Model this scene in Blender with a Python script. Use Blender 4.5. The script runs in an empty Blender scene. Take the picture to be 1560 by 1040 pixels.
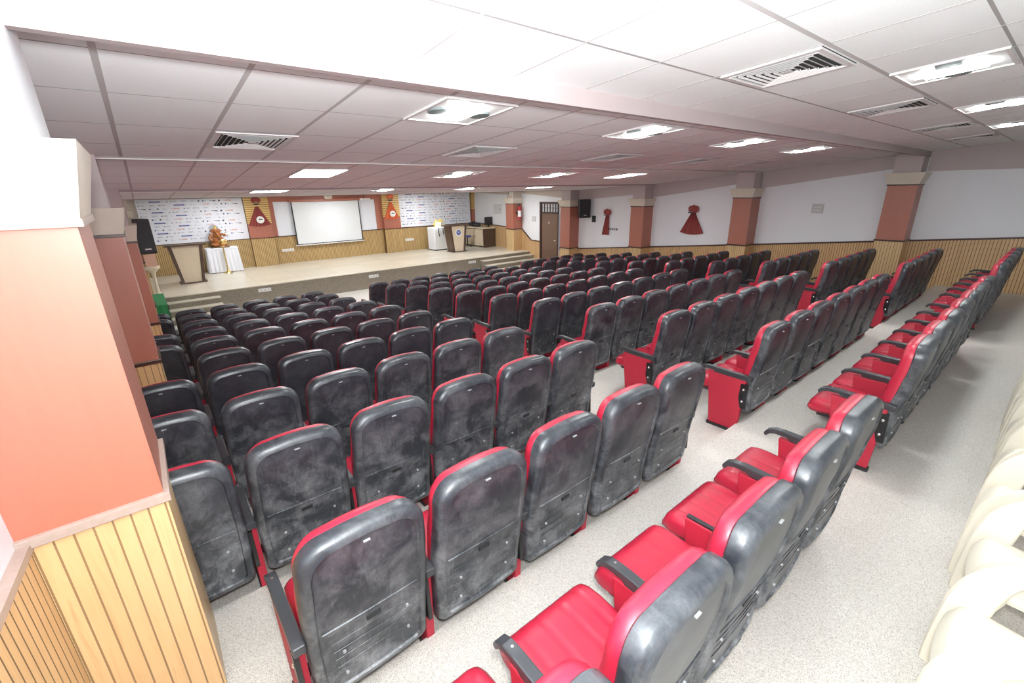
import bpy, bmesh, math, random
from mathutils import Vector, Matrix
random.seed(7)
C = bpy.context.scene.collection
ZO = 3.08            # height of the viewpoint's level above the lowest floor
PI = math.pi
# ------------------------------------------------------------------ materials
def mat(name, col, rough=.5, metal=0., spec=.5, emit=None, es=0., coat=0.):
    m = bpy.data.materials.new(name); m.use_nodes = True
    b = m.node_tree.nodes['Principled BSDF']
    b.inputs['Base Color'].default_value = (*col, 1)
    b.inputs['Roughness'].default_value = rough
    b.inputs['Metallic'].default_value = metal
    b.inputs['Specular IOR Level'].default_value = spec
    if coat: b.inputs['Coat Weight'].default_value = coat; b.inputs['Coat Roughness'].default_value = .15
    if emit: b.inputs['Emission Color'].default_value = (*emit, 1); b.inputs['Emission Strength'].default_value = es
    return m
class NT:
    def __init__(s, m): s.t = m.node_tree; s.n = s.t.nodes; s.b = s.n['Principled BSDF']
    def new(s, k, **kw):
        o = s.n.new(k)
        for a, v in kw.items():
            setattr(o, a, v)
        return o
    def link(s, a, b): s.t.links.new(a, b)
    def math(s, op, a, b=None, c=None):
        o = s.new('ShaderNodeMath', operation=op)
        for i, v in enumerate((a, b, c)):
            if v is None: continue
            if isinstance(v, (int, float)): o.inputs[i].default_value = v
            else: s.link(v, o.inputs[i])
        return o.outputs[0]
    def noise(s, vec, scale, detail=4, rough=.6, dist=0.):
        o = s.new('ShaderNodeTexNoise'); o.inputs['Scale'].default_value = scale
        o.inputs['Detail'].default_value = detail; o.inputs['Roughness'].default_value = rough; o.inputs['Distortion'].default_value = dist
        if vec is not None: s.link(vec, o.inputs['Vector'])
        return o.outputs[0]
    def ramp(s, fac, stops):
        o = s.new('ShaderNodeValToRGB'); s.link(fac, o.inputs[0]); e = o.color_ramp.elements
        while len(e) < len(stops): e.new(.5)
        for i, (p, c) in enumerate(stops):
            e[i].position = p; e[i].color = (*c, 1) if not isinstance(c, (int, float)) else (c, c, c, 1)
        return o.outputs[0]
    def mix(s, fac, a, b):
        o = s.new('ShaderNodeMix', data_type='RGBA')
        for sock, v in ((o.inputs[0], fac), (o.inputs[6], a), (o.inputs[7], b)):
            if isinstance(v, (int, float)): sock.default_value = v
            elif isinstance(v, tuple): sock.default_value = (*v, 1)
            else: s.link(v, sock)
        return o.outputs[2]
    def coord(s, which='Object'): return s.new('ShaderNodeTexCoord').outputs[which]
    def sep(s, v): o = s.new('ShaderNodeSeparateXYZ'); s.link(v, o.inputs[0]); return o.outputs
    def bump(s, h, strength=.2, dist=.01):
        o = s.new('ShaderNodeBump'); o.inputs['Strength'].default_value = strength; o.inputs['Distance'].default_value = dist
        s.link(h, o.inputs['Height']); s.link(o.outputs[0], s.b.inputs['Normal'])
def planks(name, axis, pitch, cols, line=.09, off=0., rough=.35, linecol=(.09, .045, .015), vertical=True):
    m = mat(name, cols[0], rough); n = NT(m); co = n.coord('Object')
    geo = n.new('ShaderNodeNewGeometry').outputs['Position']
    s = n.sep(geo); u = s['XYZ'.index(axis)]
    t = n.math('DIVIDE', n.math('ADD', u, off), pitch)
    fr = n.math('FRACT', t); fl = n.math('FLOOR', t)
    w = n.new('ShaderNodeTexWhiteNoise', noise_dimensions='1D'); n.link(fl, w.inputs['W'])
    mp = n.new('ShaderNodeMapping'); n.link(geo, mp.inputs[0])
    mp.inputs['Scale'].default_value = (14, 14, 1.2) if vertical else (1.2, 14, 14)
    ad = n.new('ShaderNodeVectorMath', operation='ADD'); n.link(mp.outputs[0], ad.inputs[0]); n.link(w.outputs['Color'], ad.inputs[1])
    sc = n.new('ShaderNodeVectorMath', operation='SCALE'); n.link(w.outputs['Color'], sc.inputs[0]); sc.inputs['Scale'].default_value = 30
    n.link(sc.outputs[0], ad.inputs[1])
    g = n.noise(ad.outputs[0], 1.6, 5, .6, 1.2)
    c = n.ramp(g, [(.3, cols[0]), (.55, cols[1]), (.75, cols[2])])
    c = n.mix(n.math('MULTIPLY', w.outputs['Value'], .45), c, cols[2])
    edge = n.math('LESS_THAN', n.math('MINIMUM', fr, n.math('SUBTRACT', 1., fr)), line)
    n.link(n.mix(edge, c, linecol), n.b.inputs['Base Color'])
    n.bump(n.math('SUBTRACT', 1., edge), .5, .006)
    return m
PINE = ((.58, .365, .175), (.64, .425, .215), (.50, .30, .135))
M = {}
M['plank_x'] = planks('pine_planks_facing_rows', 'X', .052, PINE, line=.06, linecol=(.22, .13, .06))
M['plank_y'] = planks('pine_planks_facing_side', 'Y', .052, PINE, line=.08, off=.01, linecol=(.07, .04, .02))
M['plank_yc'] = planks('pine_planks_column_side', 'Y', .052, ((.58,.40,.20),(.66,.47,.25),(.50,.33,.16)), line=.06)
M['plank_stage'] = planks('pine_slats_stage', 'X', .055, ((.47, .32, .14), (.55, .39, .18), (.40, .26, .105)), line=.13, linecol=(.17, .09, .03))
M['slat_h'] = planks('pine_slats_level', 'Z', .075, ((.66, .45, .16), (.72, .50, .20), (.6, .38, .13)), line=.13, vertical=False, linecol=(.2,.11,.04))
def laminate(name, a, b, rough=.3, sc=(9, 9, .8)):
    m = mat(name, a, rough); n = NT(m); mp = n.new('ShaderNodeMapping'); n.link(n.new('ShaderNodeNewGeometry').outputs['Position'], mp.inputs[0])
    mp.inputs['Scale'].default_value = sc
    n.link(n.mix(n.noise(mp.outputs[0], 2, 6, .65, .4), a, b), n.b.inputs['Base Color']); return m
M['red_lam'] = laminate('red_brown_laminate', (.32, .090, .050), (.38, .118, .068), .42)
M['red_lam'].node_tree.nodes['Principled BSDF'].inputs['Coat Weight'].default_value = 1.; M['red_lam'].node_tree.nodes['Principled BSDF'].inputs['Coat Roughness'].default_value = .6
M['cap'] = laminate('pale_grey_laminate', (.58, .52, .43), (.68, .62, .53), .4)
M['cream_lam'] = laminate('cream_laminate', (.62, .52, .38), (.72, .62, .47), .35)
M['dark_lam'] = laminate('dark_brown_laminate', (.075, .045, .032), (.10, .062, .045), .3)
M['door'] = laminate('brown_door_laminate', (.13, .075, .05), (.16, .095, .065), .4)
M['trim'] = mat('dark_wood_trim', (.06, .028, .02), .3)
M['trimlit'] = laminate('flash_lit_trim', (.30, .22, .18), (.42, .33, .29), .35, (20, 20, 20))  # dark trim near the flash, its pinkish-grey gloss painted into the colour
M['mauve'] = mat('mauve_wall_paint', (.50, .43, .425), .7)
M['cornice'] = mat('beige_paint', (.55, .48, .42), .7)
def paint(name, a, b, rough=.6):
    m = mat(name, a, rough); n = NT(m)
    n.link(n.mix(n.noise(n.coord('Object'), 1.2, 5, .6), a, b), n.b.inputs['Base Color']); return m
M['white'] = paint('white_wall_paint', (.74, .75, .78), (.80, .81, .84))
M['whiteboard'] = mat('white_gloss_board', (.76, .79, .86), .35)
M['screen'] = mat('projection_screen_fabric', (.72, .745, .77), .8)
M['black'] = mat('matt_black_plastic', (.012, .013, .015), .45)
M['blackmetal'] = mat('black_metal', (.015, .015, .016), .35, .3)
M['chrome'] = mat('bright_bolt_metal', (.85, .85, .85), .2, 1.)
M['whiteplast'] = mat('white_plastic', (.8, .8, .78), .4)
M['cream'] = mat('cream_plastic', (.80, .75, .63), .35)
M['blue'] = mat('blue_print', (.05, .09, .35), .5)
M['bluepad'] = mat('blue_stool_pad', (.06, .06, .25), .5)
M['grey'] = mat('grey_print', (.35, .38, .45), .5)
M['dark'] = mat('dark_print', (.05, .05, .07), .5)
M['redprint'] = mat('red_print', (.6, .13, .06), .5)
M['gold'] = mat('brass', (.75, .55, .22), .25, 1.)
M['green'] = mat('green_cloth', (.02, .19, .06), .8)
M['cloth'] = mat('white_cloth', (.80, .82, .88), .85)
M['redcloth'] = mat('red_net_cloth', (.27, .05, .045), .8)
M['orangecloth'] = mat('orange_cloth', (.62, .13, .05), .75)
M['orange'] = laminate('orange_painted_clay', (.42, .13, .02), (.16, .06, .02), .5, (9, 9, 9))
M['brownpaint'] = mat('brown_painted_clay', (.16, .09, .04), .5)
M['yellow'] = mat('yellow_petals', (.75, .55, .10), .7)
M['red'] = mat('extinguisher_red', (.35, .02, .02), .3)
M['glassy'] = mat('frosted_pane', (.60, .62, .64), .25)
M['vent'] = mat('vent_white_metal', (.62, .60, .60), .4)
M['tbar'] = mat('ceiling_grid_bar', (.46, .45, .45), .6)
M['tbar_thin'] = mat('ceiling_grid_thin_bar', (.30, .29, .29), .8)
M['screwgrey'] = mat('dull_screw_metal', (.35, .35, .36), .4)
M['led'] = mat('led_panel', (1, 1, 1), .5, emit=(.98, .99, 1), es=52.)
M['tube'] = mat('lit_tube', (1, 1, 1), .5, emit=(.95, 1, 1), es=130.)
M['reflector'] = mat('lamp_reflector', (.8, .82, .82), .3, emit=(.9, .98, 1), es=.0)
M['lampgrey'] = mat('lamp_reflector_disc', (.16, .20, .20), .4)
M['void'] = mat('vent_dark_void', (.02, .02, .02), .9)
# leatherette
m = M['leather'] = mat('red_leatherette', (.50, .012, .045), .38); n = NT(m)
n.link(n.mix(n.noise(n.coord('Object'), 7, 5), (.34, .010, .030), (.41, .016, .042)), n.b.inputs['Base Color'])
n.bump(n.noise(n.coord('Object'), 260, 2), .12, .002)
m = M['panelred'] = mat('red_panel_fabric', (.36, .010, .03), .6); n = NT(m); n.bump(n.noise(n.coord('Object'), 400, 2), .1, .002)
# dusty dark shell; amount sets dust and, on near rows, painted flash grey
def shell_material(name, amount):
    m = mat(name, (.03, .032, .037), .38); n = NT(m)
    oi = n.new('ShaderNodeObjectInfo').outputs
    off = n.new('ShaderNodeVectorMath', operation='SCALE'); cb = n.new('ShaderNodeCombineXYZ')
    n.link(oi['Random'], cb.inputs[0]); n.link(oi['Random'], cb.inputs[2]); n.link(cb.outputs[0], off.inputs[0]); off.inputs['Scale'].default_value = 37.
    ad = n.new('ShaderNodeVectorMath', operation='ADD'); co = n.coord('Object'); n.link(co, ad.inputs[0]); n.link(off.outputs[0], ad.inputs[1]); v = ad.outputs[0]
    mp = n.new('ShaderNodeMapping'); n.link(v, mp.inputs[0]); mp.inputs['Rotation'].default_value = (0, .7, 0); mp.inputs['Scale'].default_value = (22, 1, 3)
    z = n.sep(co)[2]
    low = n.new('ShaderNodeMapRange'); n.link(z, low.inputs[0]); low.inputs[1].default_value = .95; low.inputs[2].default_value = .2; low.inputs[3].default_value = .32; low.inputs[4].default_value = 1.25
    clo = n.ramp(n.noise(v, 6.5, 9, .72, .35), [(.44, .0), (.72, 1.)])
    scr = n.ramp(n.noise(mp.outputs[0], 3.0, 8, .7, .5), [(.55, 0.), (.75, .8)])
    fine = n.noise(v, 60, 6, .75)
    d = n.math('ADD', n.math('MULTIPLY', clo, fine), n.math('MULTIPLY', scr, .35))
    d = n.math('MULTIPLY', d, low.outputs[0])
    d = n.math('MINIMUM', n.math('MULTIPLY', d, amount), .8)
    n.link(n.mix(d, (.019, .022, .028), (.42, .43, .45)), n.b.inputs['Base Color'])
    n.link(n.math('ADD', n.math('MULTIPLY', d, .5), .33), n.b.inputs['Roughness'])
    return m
M['shell'] = shell_material('dusty_flashlit_black_shell', .95)  # near rows: real dust, with flash brightening painted in as more of it
M['shell_far'] = shell_material('black_shell_far', .38)  # far rows: same shell, coloured darker where the flash falls off
# terrazzo floor
def terrazzo(name, a, b, c, sc=170, rough=.45):
    m = mat(name, a, rough); n = NT(m); co = n.new('ShaderNodeNewGeometry').outputs['Position']
    v = n.new('ShaderNodeTexVoronoi'); v.inputs['Scale'].default_value = sc; n.link(co, v.inputs['Vector'])
    s = n.sep(v.outputs['Color'])[0]
    col = n.ramp(s, [(.0, c), (.22, c), (.3, a), (.7, b), (1., b)])
    big = n.noise(co, 1.1, 4)
    col2 = n.mix(n.math('MULTIPLY', big, .35), col, tuple(x * .72 for x in a))
    n.link(col2, n.b.inputs['Base Color']); return m
M['floor'] = terrazzo('terrazzo_floor', (.60, .565, .515), (.72, .69, .64), (.40, .365, .33), 330)
M['riser'] = terrazzo('speckled_grey_granite', (.26, .225, .175), (.34, .30, .235), (.15, .13, .10), 120)
m = M['stagefloor'] = mat('pale_vinyl_stage_floor', (.66, .60, .50), .25); n = NT(m)
co = n.new('ShaderNodeNewGeometry').outputs['Position']
br = n.new('ShaderNodeTexBrick'); br.offset = 0.; n.link(co, br.inputs['Vector']); br.inputs['Scale'].default_value = 1.
br.inputs['Color1'].default_value = (.66, .61, .51, 1); br.inputs['Color2'].default_value = (.60, .54, .44, 1); br.inputs['Mortar'].default_value = (.5, .45, .36, 1)
br.inputs['Mortar Size'].default_value = .008; br.inputs['Brick Width'].default_value = 1.2; br.inputs['Row Height'].default_value = .6
n.link(n.mix(n.math('MULTIPLY', n.noise(co, 2.5, 5), .5), br.outputs[0], (.70, .65, .56)), n.b.inputs['Base Color'])
m = M['tile'] = mat('mineral_ceiling_tile', (.80, .77, .775), .85); n = NT(m); co = n.new('ShaderNodeNewGeometry').outputs['Position']
n.link(n.mix(n.noise(co, 90, 3), (.76, .79, .80), (.83, .86, .87)), n.b.inputs['Base Color']); n.bump(n.noise(co, 160, 3), .25, .004)

# ------------------------------------------------------------------ mesh helpers
class MB:
    def __init__(s): s.bm = bmesh.new()
    def box(s, x0, x1, y0, y1, z0, z1, bev=0.):
        r = bmesh.ops.create_cube(s.bm, size=1.)
        vs = r['verts']
        for v in vs: v.co = Vector(((x0 + x1) / 2 + v.co.x * (x1 - x0), (y0 + y1) / 2 + v.co.y * (y1 - y0), (z0 + z1) / 2 + v.co.z * (z1 - z0)))
        if bev:
            es = list({e for v in vs for e in v.link_edges})
            bmesh.ops.bevel(s.bm, geom=es, offset=bev, segments=2, affect='EDGES', profile=.6)
        return s
    def prism(s, pts, a0, a1, axis='x', bev=0.):
        # pts: outline in the two other axes (x:(y,z)  y:(x,z)  z:(x,y)); extruded from a0 to a1
        def mk(p, a): return {'x': (a, p[0], p[1]), 'y': (p[0], a, p[1]), 'z': (p[0], p[1], a)}[axis]
        A = [s.bm.verts.new(mk(p, a0)) for p in pts]; B = [s.bm.verts.new(mk(p, a1)) for p in pts]
        fs = [s.bm.faces.new(A), s.bm.faces.new(B[::-1])]
        k = len(pts)
        for i in range(k): fs.append(s.bm.faces.new((A[i], B[i], B[(i + 1) % k], A[(i + 1) % k])))
        bmesh.ops.recalc_face_normals(s.bm, faces=fs)
        if bev:
            es = list({e for f in fs for e in f.edges})
            bmesh.ops.bevel(s.bm, geom=es, offset=bev, segments=2, affect='EDGES', profile=.6)
        return s
    def frustum(s, b, t):   # b,t = (x0,x1,y0,y1,z)
        def q(r): x0, x1, y0, y1, z = r; return [s.bm.verts.new(c) for c in ((x0, y0, z), (x1, y0, z), (x1, y1, z), (x0, y1, z))]
        A, B = q(b), q(t); fs = [s.bm.faces.new(A[::-1]), s.bm.faces.new(B)]
        for i in range(4): fs.append(s.bm.faces.new((A[i], A[(i + 1) % 4], B[(i + 1) % 4], B[i])))
        bmesh.ops.recalc_face_normals(s.bm, faces=fs); return s
    def cyl(s, p0, p1, r0, r1=None, seg=12):
        r1 = r0 if r1 is None else r1; p0, p1 = Vector(p0), Vector(p1); d = p1 - p0
        q = d.to_track_quat('Z', 'Y').to_matrix().to_4x4()
        bmesh.ops.create_cone(s.bm, cap_ends=True, segments=seg, radius1=r0, radius2=r1, depth=d.length, matrix=Matrix.Translation((p0 + p1) / 2) @ q); return s
    def ball(s, c, r, sc=(1, 1, 1), seg=12):
        bmesh.ops.create_uvsphere(s.bm, u_segments=seg, v_segments=max(6, seg * 2 // 3), radius=r, matrix=Matrix.Translation(c) @ Matrix.Diagonal((*sc, 1))); return s
    def tube(s, pts, r, seg=8):
        for a, b in zip(pts, pts[1:]): s.cyl(a, b, r, seg=seg)
        return s
    def loft(s, loops, cap=True, closed=True):
        L = [[s.bm.verts.new(p) for p in lp] for lp in loops]; fs = []
        for a, b in zip(L, L[1:]):
            k = len(a)
            for i in range(k if closed else k - 1): fs.append(s.bm.faces.new((a[i], a[(i + 1) % k], b[(i + 1) % k], b[i])))
        if cap: fs.append(s.bm.faces.new(L[0][::-1])); fs.append(s.bm.faces.new(L[-1]))
        bmesh.ops.recalc_face_normals(s.bm, faces=fs); return s
    def grid(s, fn, nu, nv):
        V = [[s.bm.verts.new(fn(i / nu, j / nv)) for j in range(nv + 1)] for i in range(nu + 1)]
        for i in range(nu):
            for j in range(nv): s.bm.faces.new((V[i][j], V[i + 1][j], V[i + 1][j + 1], V[i][j + 1]))
        return s
    def band(s, path, sec):   # path: list of points, sec: list of loops offsets (lists of Vector) -> lofted
        return s.loft([[Vector(p) + Vector(o) for o in so] for p, so in zip(path, sec)])
    def build(s, name, m, parent=None, origin=None, smooth=False):
        o = parent.location if parent is not None else Vector(origin or (0, 0, 0))
        for v in s.bm.verts: v.co -= o
        me = bpy.data.meshes.new(name); s.bm.to_mesh(me); s.bm.free()
        if smooth:
            for p in me.polygons: p.use_smooth = True
            try: me.set_sharp_from_angle(angle=math.radians(40))
            except Exception: pass
        me.materials.append(m)
        ob = bpy.data.objects.new(name, me); C.objects.link(ob)
        if parent is not None: ob.parent = parent
        else: ob.location = o
        return ob
def tag(o, label=None, cat=None, group=None, kind=None):
    if label: o['label'] = label
    if cat: o['category'] = cat
    if group: o['group'] = group
    if kind: o['kind'] = kind
    return o
def struct(o): o['kind'] = 'structure'; return o
def thing(name, label, cat, loc, group=None):
    o = bpy.data.objects.new(name, None); o.empty_display_size = .1; C.objects.link(o); o.location = loc
    return tag(o, label, cat, group)
def sub(o, parent):      # make an already built part a sub-part of another part (same local frame)
    o.parent = parent; return o
def text_mesh(txt, size, m, name):
    cu = bpy.data.curves.new(name, 'FONT'); cu.body = txt; cu.size = size; cu.extrude = .001; cu.align_x = 'CENTER'; cu.align_y = 'CENTER'
    t = bpy.data.objects.new(name, cu); C.objects.link(t); bpy.context.view_layer.update()
    me = bpy.data.meshes.new_from_object(t); bpy.data.objects.remove(t)
    return me
def add_text(bm, txt, size, loc, sx=1.):      # writes text facing -Y into a bmesh
    me = text_mesh(txt, size, None, 'print'); b2 = bmesh.new(); b2.from_mesh(me)
    for v in b2.verts: v.co = Vector((loc[0] + v.co.x * sx, loc[1] - .001 + v.co.z, loc[2] + v.co.y))
    me2 = bpy.data.meshes.new('tmp'); b2.to_mesh(me2); b2.free(); bm.from_mesh(me2)
    bpy.data.meshes.remove(me2); bpy.data.meshes.remove(me)

# ------------------------------------------------------------------ camera
right = Vector((0.773709, -0.633261, -0.018840)); down = Vector((-0.217901, -0.238070, -0.946489)); fwd = Vector((0.594889, 0.736412, -0.322186))
cam = bpy.data.cameras.new('camera'); co_ = bpy.data.objects.new('camera', cam); C.objects.link(co_)
mw = Matrix((right, -down, -fwd)).transposed().to_4x4(); co_.matrix_world = mw
cam.sensor_width = 36; cam.lens = 674.596 / 1560 * 36; cam.clip_start = .05; cam.clip_end = 100
bpy.context.scene.camera = co_

# ------------------------------------------------------------------ room shell  (z measured from the viewpoint's level)
XL, XR, YB, YF = -.55, 12.9, -1.7, 18.8
FZ = -2.08; NR = 11
OX, OY, DY, PITCH, A1, A2 = 2.6388, .463, .9796, .56, .9806, .856
def fz(j): return FZ - .1 * j + (.02 if j > 1 else 0)
pts = [(YB, -3.3), (YB, FZ)]
for j in range(1, 11):
    ye = 1.53 + DY * (j - 1); pts += [(ye, fz(j - 1)), (ye, fz(j))]
pts += [(14.62, fz(10)), (14.62, -3.3)]
struct(MB().prism(pts, XL - .3, XR + .3, 'x').build('floor', M['floor']))
SZ = -2.48
# stage block with a floor sheet on it
struct(MB().box(XL - .2, XR + .2, 14.6, YF + .3, -3.3, SZ - .025).build('stage', M['riser']))
struct(MB().box(XL - .2, XR + .2, 14.57, YF + .3, SZ - .025, SZ).build('stage_floor', M['stagefloor']))
for nm, xa, xb in (('stage_stairs', .14, 1.32), ('stage_stairs', 10.25, 12.9)):
    b = MB()
    for k, yy in enumerate((13.72, 14.02, 14.32)): b.box(xa, xb, yy, 14.6, fz(10) + .15 * k, fz(10) + .15 * (k + 1) - (.02 if k < 3 else 0))
    s1 = struct(b.build(nm, M['riser']))
    t = MB()
    for k, yy in enumerate((13.72, 14.02, 14.32)): t.box(xa - .01, xb, yy - .02, yy + .3, fz(10) + .15 * (k + 1) - .02, fz(10) + .15 * (k + 1))
    t.build('tread', M['stagefloor'], s1)
# walls
struct(MB().box(XL - .2, XL, YB, YF, -3.3, 1.6).build('wall_left', M['white']))
struct(MB().box(XR, XR + .2, YB, 12.85, -3.3, 1.6).box(XR, XR + .2, 13.93, YF, -3.3, 1.6).box(XR, XR + .2, 12.85, 13.93, -.47, 1.6).build('wall_right', M['white']))
struct(MB().box(XL - .2, XR + .2, YF, YF + .2, -3.3, 1.6).build('wall_front', M['cornice']))
struct(MB().box(XL - .2, XR + .2, YB - .2, YB, -3.3, 1.6).build('wall_back', M['white']))
# ceilings: raked tile fields stepping down at thin fascia beams
fields = [(YB, 2.15, .772, .08), (2.2, 5.4, .778, .08), (5.45, 8.6, .80, .08), (8.65, 11.8, .51, .045), (11.85, YF, .0, 0.)]
cz = lambda f, y: f[2] - f[3] * y
b = MB()
for f in fields[:4]:
    ya, yb = f[0] - .05 if f[0] > YB else f[0], f[1] + .05
    b.prism([(ya, cz(f, ya)), (yb, cz(f, yb)), (yb, cz(f, yb) + .06), (ya, cz(f, ya) + .06)], XL - .1, XR + .1, 'x')
b.box(XL - .1, XR + .1, 11.82, YF + .1, 0., .06)
struct(b.build('ceiling', M['tile']))
b = MB()
b.box(XL, XR, 2.15, 2.2, .495, .66)
b.box(XL, XR, 5.4, 5.45, .325, .50)
b.box(XL, XR, 8.6, 8.65, .075, .25)
b.box(XL, XR, 11.8, 11.85, -.03, .12)
struct(b.build('trim_1', mat('beam_paint', (.36, .30, .30), .7)))
struct(MB().box(XL, XR, 5.385, 5.40, .325, .331).box(XL, XR, 8.585, 8.6, .075, .081).build('trim_2', M['whiteplast']))
# ceiling grid bars
def bars(f, px, x0, ylines, wide, name, thin=.006):
    b = MB(); k = 0; x = x0
    while x < XR - .05:
        for (w, d) in ((wide, .001),):
            ya, yb = f[0], f[1]
            b.prism([(ya, cz(f, ya) - d), (yb, cz(f, yb) - d), (yb, cz(f, yb) + .01), (ya, cz(f, ya) + .01)], x - w / 2, x + w / 2, 'x')
        x += px
    o = struct(b.build(name, M['tbar'])); b = MB()
    for y in ylines: b.prism([(y - thin, cz(f, y - thin) - .0005), (y + thin, cz(f, y + thin) - .0005), (y + thin, cz(f, y + thin) + .01), (y - thin, cz(f, y - thin) + .01)], XL, XR, 'x')
    b.build('cross_bars', M['tbar_thin'], o)
    return o
P1, P2 = .592, .556
Y1 = [-1.3, -.72, -.13, .45, 1.02, 1.62]
Y2 = [2.63, 3.28, 4.05, 4.78]
Y3 = [6.13, 6.98, 7.75]; Y4 = [9.25, 9.9, 10.55, 11.2]
bars(fields[0], P1, .01, [y for y in Y1 if y not in (1.02,)], .012, 'trim_3', .008)
f = fields[0]; b = MB()
for y in (1.02, -.72): b.prism([(y - .014, cz(f, y - .014) - .001), (y + .014, cz(f, y + .014) - .001), (y + .014, cz(f, y + .014) + .01), (y - .014, cz(f, y - .014) + .01)], XL, XR, 'x')
struct(b.build('trim_4', M['tbar']))
bars(fields[1], P2, .01, Y2, .026, 'trim_5', .004)
bars(fields[2], P2, .03, Y3, .022, 'trim_6', .004)
bars(fields[3], P2, .03, Y4, .02, 'trim_7', .004)

# ------------------------------------------------------------------ right wall upper mauve panels, dado
def upoly(pts, name, m, x0, x1, parent=None): return MB().prism(pts, x0, x1, 'x').build(name, m)
bays = [((YB, .20), (2.15, .22)), ((2.65, .30), (5.37, -.06)), ((5.87, .07), (8.6, -.28)), ((9.08, -.18), (11.8, -.38)), ((12.28, -.33), (15.1, -.11)), ((15.6, -.19), (YF, -.03))]
k = 8
for (a, b_) in bays:
    struct(upoly([a, b_, (b_[0] + .001, 1.2), (a[0], 1.2)], 'trim_%d' % k, M['mauve'] if a[0] < 12 else M['cornice'], XR - .03, XR + .01)); k += 1
dz_ = lambda y: -.985 - .0975 * (y - .47) * 12.2 / 12.9 if False else -1.04 - .1 * (y - .49)
XD = XR - .025
dado = [[(YB, -.93), (12.8, dz_(12.8)), (12.8, -3.2), (YB, -3.2)], [(13.97, -2.05), (14.5, -2.03), (15.08, -1.6), (YF, -1.46), (YF, -3.2), (13.97, -3.2)]]
dado[0][0] = (YB, dz_(YB))
struct(MB().prism(dado[0], XD, XR + .01, 'x').prism(dado[1], XD, XR + .01, 'x').build('wall_right_panelling', M['plank_y']))
b = MB()
for (a, c) in (((YB, dz_(YB)), (12.8, dz_(12.8))), ((13.97, -2.05), (14.5, -2.03)), ((14.5, -2.03), (15.1, -1.59)), ((15.1, -1.59), (YF, -1.46))):
    b.prism([a, c, (c[0], c[1] + .035), (a[0], a[1] + .035)], XD - .02, XR + .01, 'x')
struct(b.build('trim_%d' % k, M['trim'])); k += 1
# left wall dado towards the viewpoint
struct(MB().prism([(YB, dz_(YB) + .09), (12., dz_(12.)), (12., -3.2), (YB, -3.2)], XL - .01, XL + .025, 'x').build('wall_left_panelling', M['plank_y']))
struct(MB().prism([(YB, dz_(YB) + .09), (12., dz_(12.)), (12., dz_(12.) + .03), (YB, dz_(YB) + .12)], XL - .01, XL + .035, 'x').build('trim_%d' % k, M['trimlit'])); k += 1

# ------------------------------------------------------------------ columns
def column(side, xf, y0, zd, zc, w=.49, capH=.225, neck_top=.8):
    x0, x1 = (XL - .05, xf) if side == 'l' else (xf, XR + .05)
    y1 = y0 + w
    r = thing('column', None, None, ((x0 + x1) / 2, y0 + w / 2, -3.1)); r['kind'] = 'structure'
    xi = (x1 if side == 'l' else x0); sgn = 1 if side == 'l' else -1
    # planked foot: faces across the rows and faces along the hall
    MB().box(min(x0, x1), max(x0, x1), y0, y1, -3.2, zd).build('planked_base', M['plank_x'], r)
    MB().box(xi - .004 if sgn < 0 else xi - .01, xi + .01 if sgn < 0 else xi + .004, y0 + .002, y1 - .002, -3.2, zd).build('planked_side', M['plank_yc'], r)
    e = .018
    MB().box(x0 - (e if sgn < 0 else 0), x1 + (e if sgn > 0 else 0), y0 - e, y1 + e, zd, zd + .038, .004).build('dado_trim', M['trimlit'] if (side == 'l' and y0 < 3) else M['trim'], r)
    MB().box(x0, x1, y0, y1, zd + .035, zc - .02).build('laminate_panel', M['red_lam'], r)
    MB().box(x0 - (e if sgn < 0 else 0), x1 + (e if sgn > 0 else 0), y0 - e, y1 + e, zc - .022, zc + .004, .003).build('capital_trim', M['trimlit'] if (side == 'l' and y0 < 3) else M['trim'], r)
    g = .09; a = .012
    MB().frustum((x0 - (a if sgn < 0 else 0), x1 + (a if sgn > 0 else 0), y0 - a, y1 + a, zc), (x0 - (g if sgn < 0 else 0), x1 + (g * .7 if sgn > 0 else 0), y0 - g, y1 + g, zc + capH)).build('capital', M['cap'], r)
    MB().box(x0 + (.03 if sgn < 0 else 0), x1 - (.03 if sgn > 0 else 0), y0 + .02, y1 - .02, zc + capH - .01, neck_top).build('neck', M['white'] if (side == 'l' and y0 < 3) else (M['mauve'] if y0 < 14 else M['cornice']), r)  # nearest left neck coloured white, its flash wash painted in
    return r
for (y0, zd, zc) in ((2.15, -1.185, -.03), (5.37, -1.525, -.285), (8.62, -1.85, -.545), (11.8, -2.13, -.60), (15.1, -1.59, -.52)): column('r', 12.4, y0, zd, zc)
for (xf, y0, zd, zc) in ((-.15, 1.97, -1.11, -.06), (-.132, 5.3, -1.52, -.30), (-.085, 8.5, -1.84, -.59), (-.104, 11.75, -2.17, -.60), (-.09, 15.1, -1.62, -.52)): column('l', xf, y0, zd, zc)

# ------------------------------------------------------------------ stage back wall
YW = YF
b = MB()
for xa, xb in ((XL, 3.02), (3.78, 8.12), (8.86, XR)): b.box(xa, xb, YW - .04, YW + .01, SZ, -1.48)
struct(b.build('wall_front_panelling', M['plank_stage']))
for xa, xb in ((3.02, 3.80), (8.14, 8.90)):
    r = thing('pilaster', None, None, ((xa + xb) / 2, YW - .1, SZ)); r['kind'] = 'structure'
    MB().box(xa, xb, YW - .2, YW + .01, SZ, -1.48).build('planked_base', M['plank_stage'], r)
    MB().box(xa - .01, xb + .01, YW - .215, YW + .01, -1.48, -1.455).build('dado_trim', M['trim'], r)
    MB().box(xa, xb, YW - .2, YW + .01, -1.455, -.95).build('laminate_panel', M['red_lam'], r)
    MB().box(xa, xb, YW - .2, YW + .01, -.95, .0).build('slatted_top', M['slat_h'], r)
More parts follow.
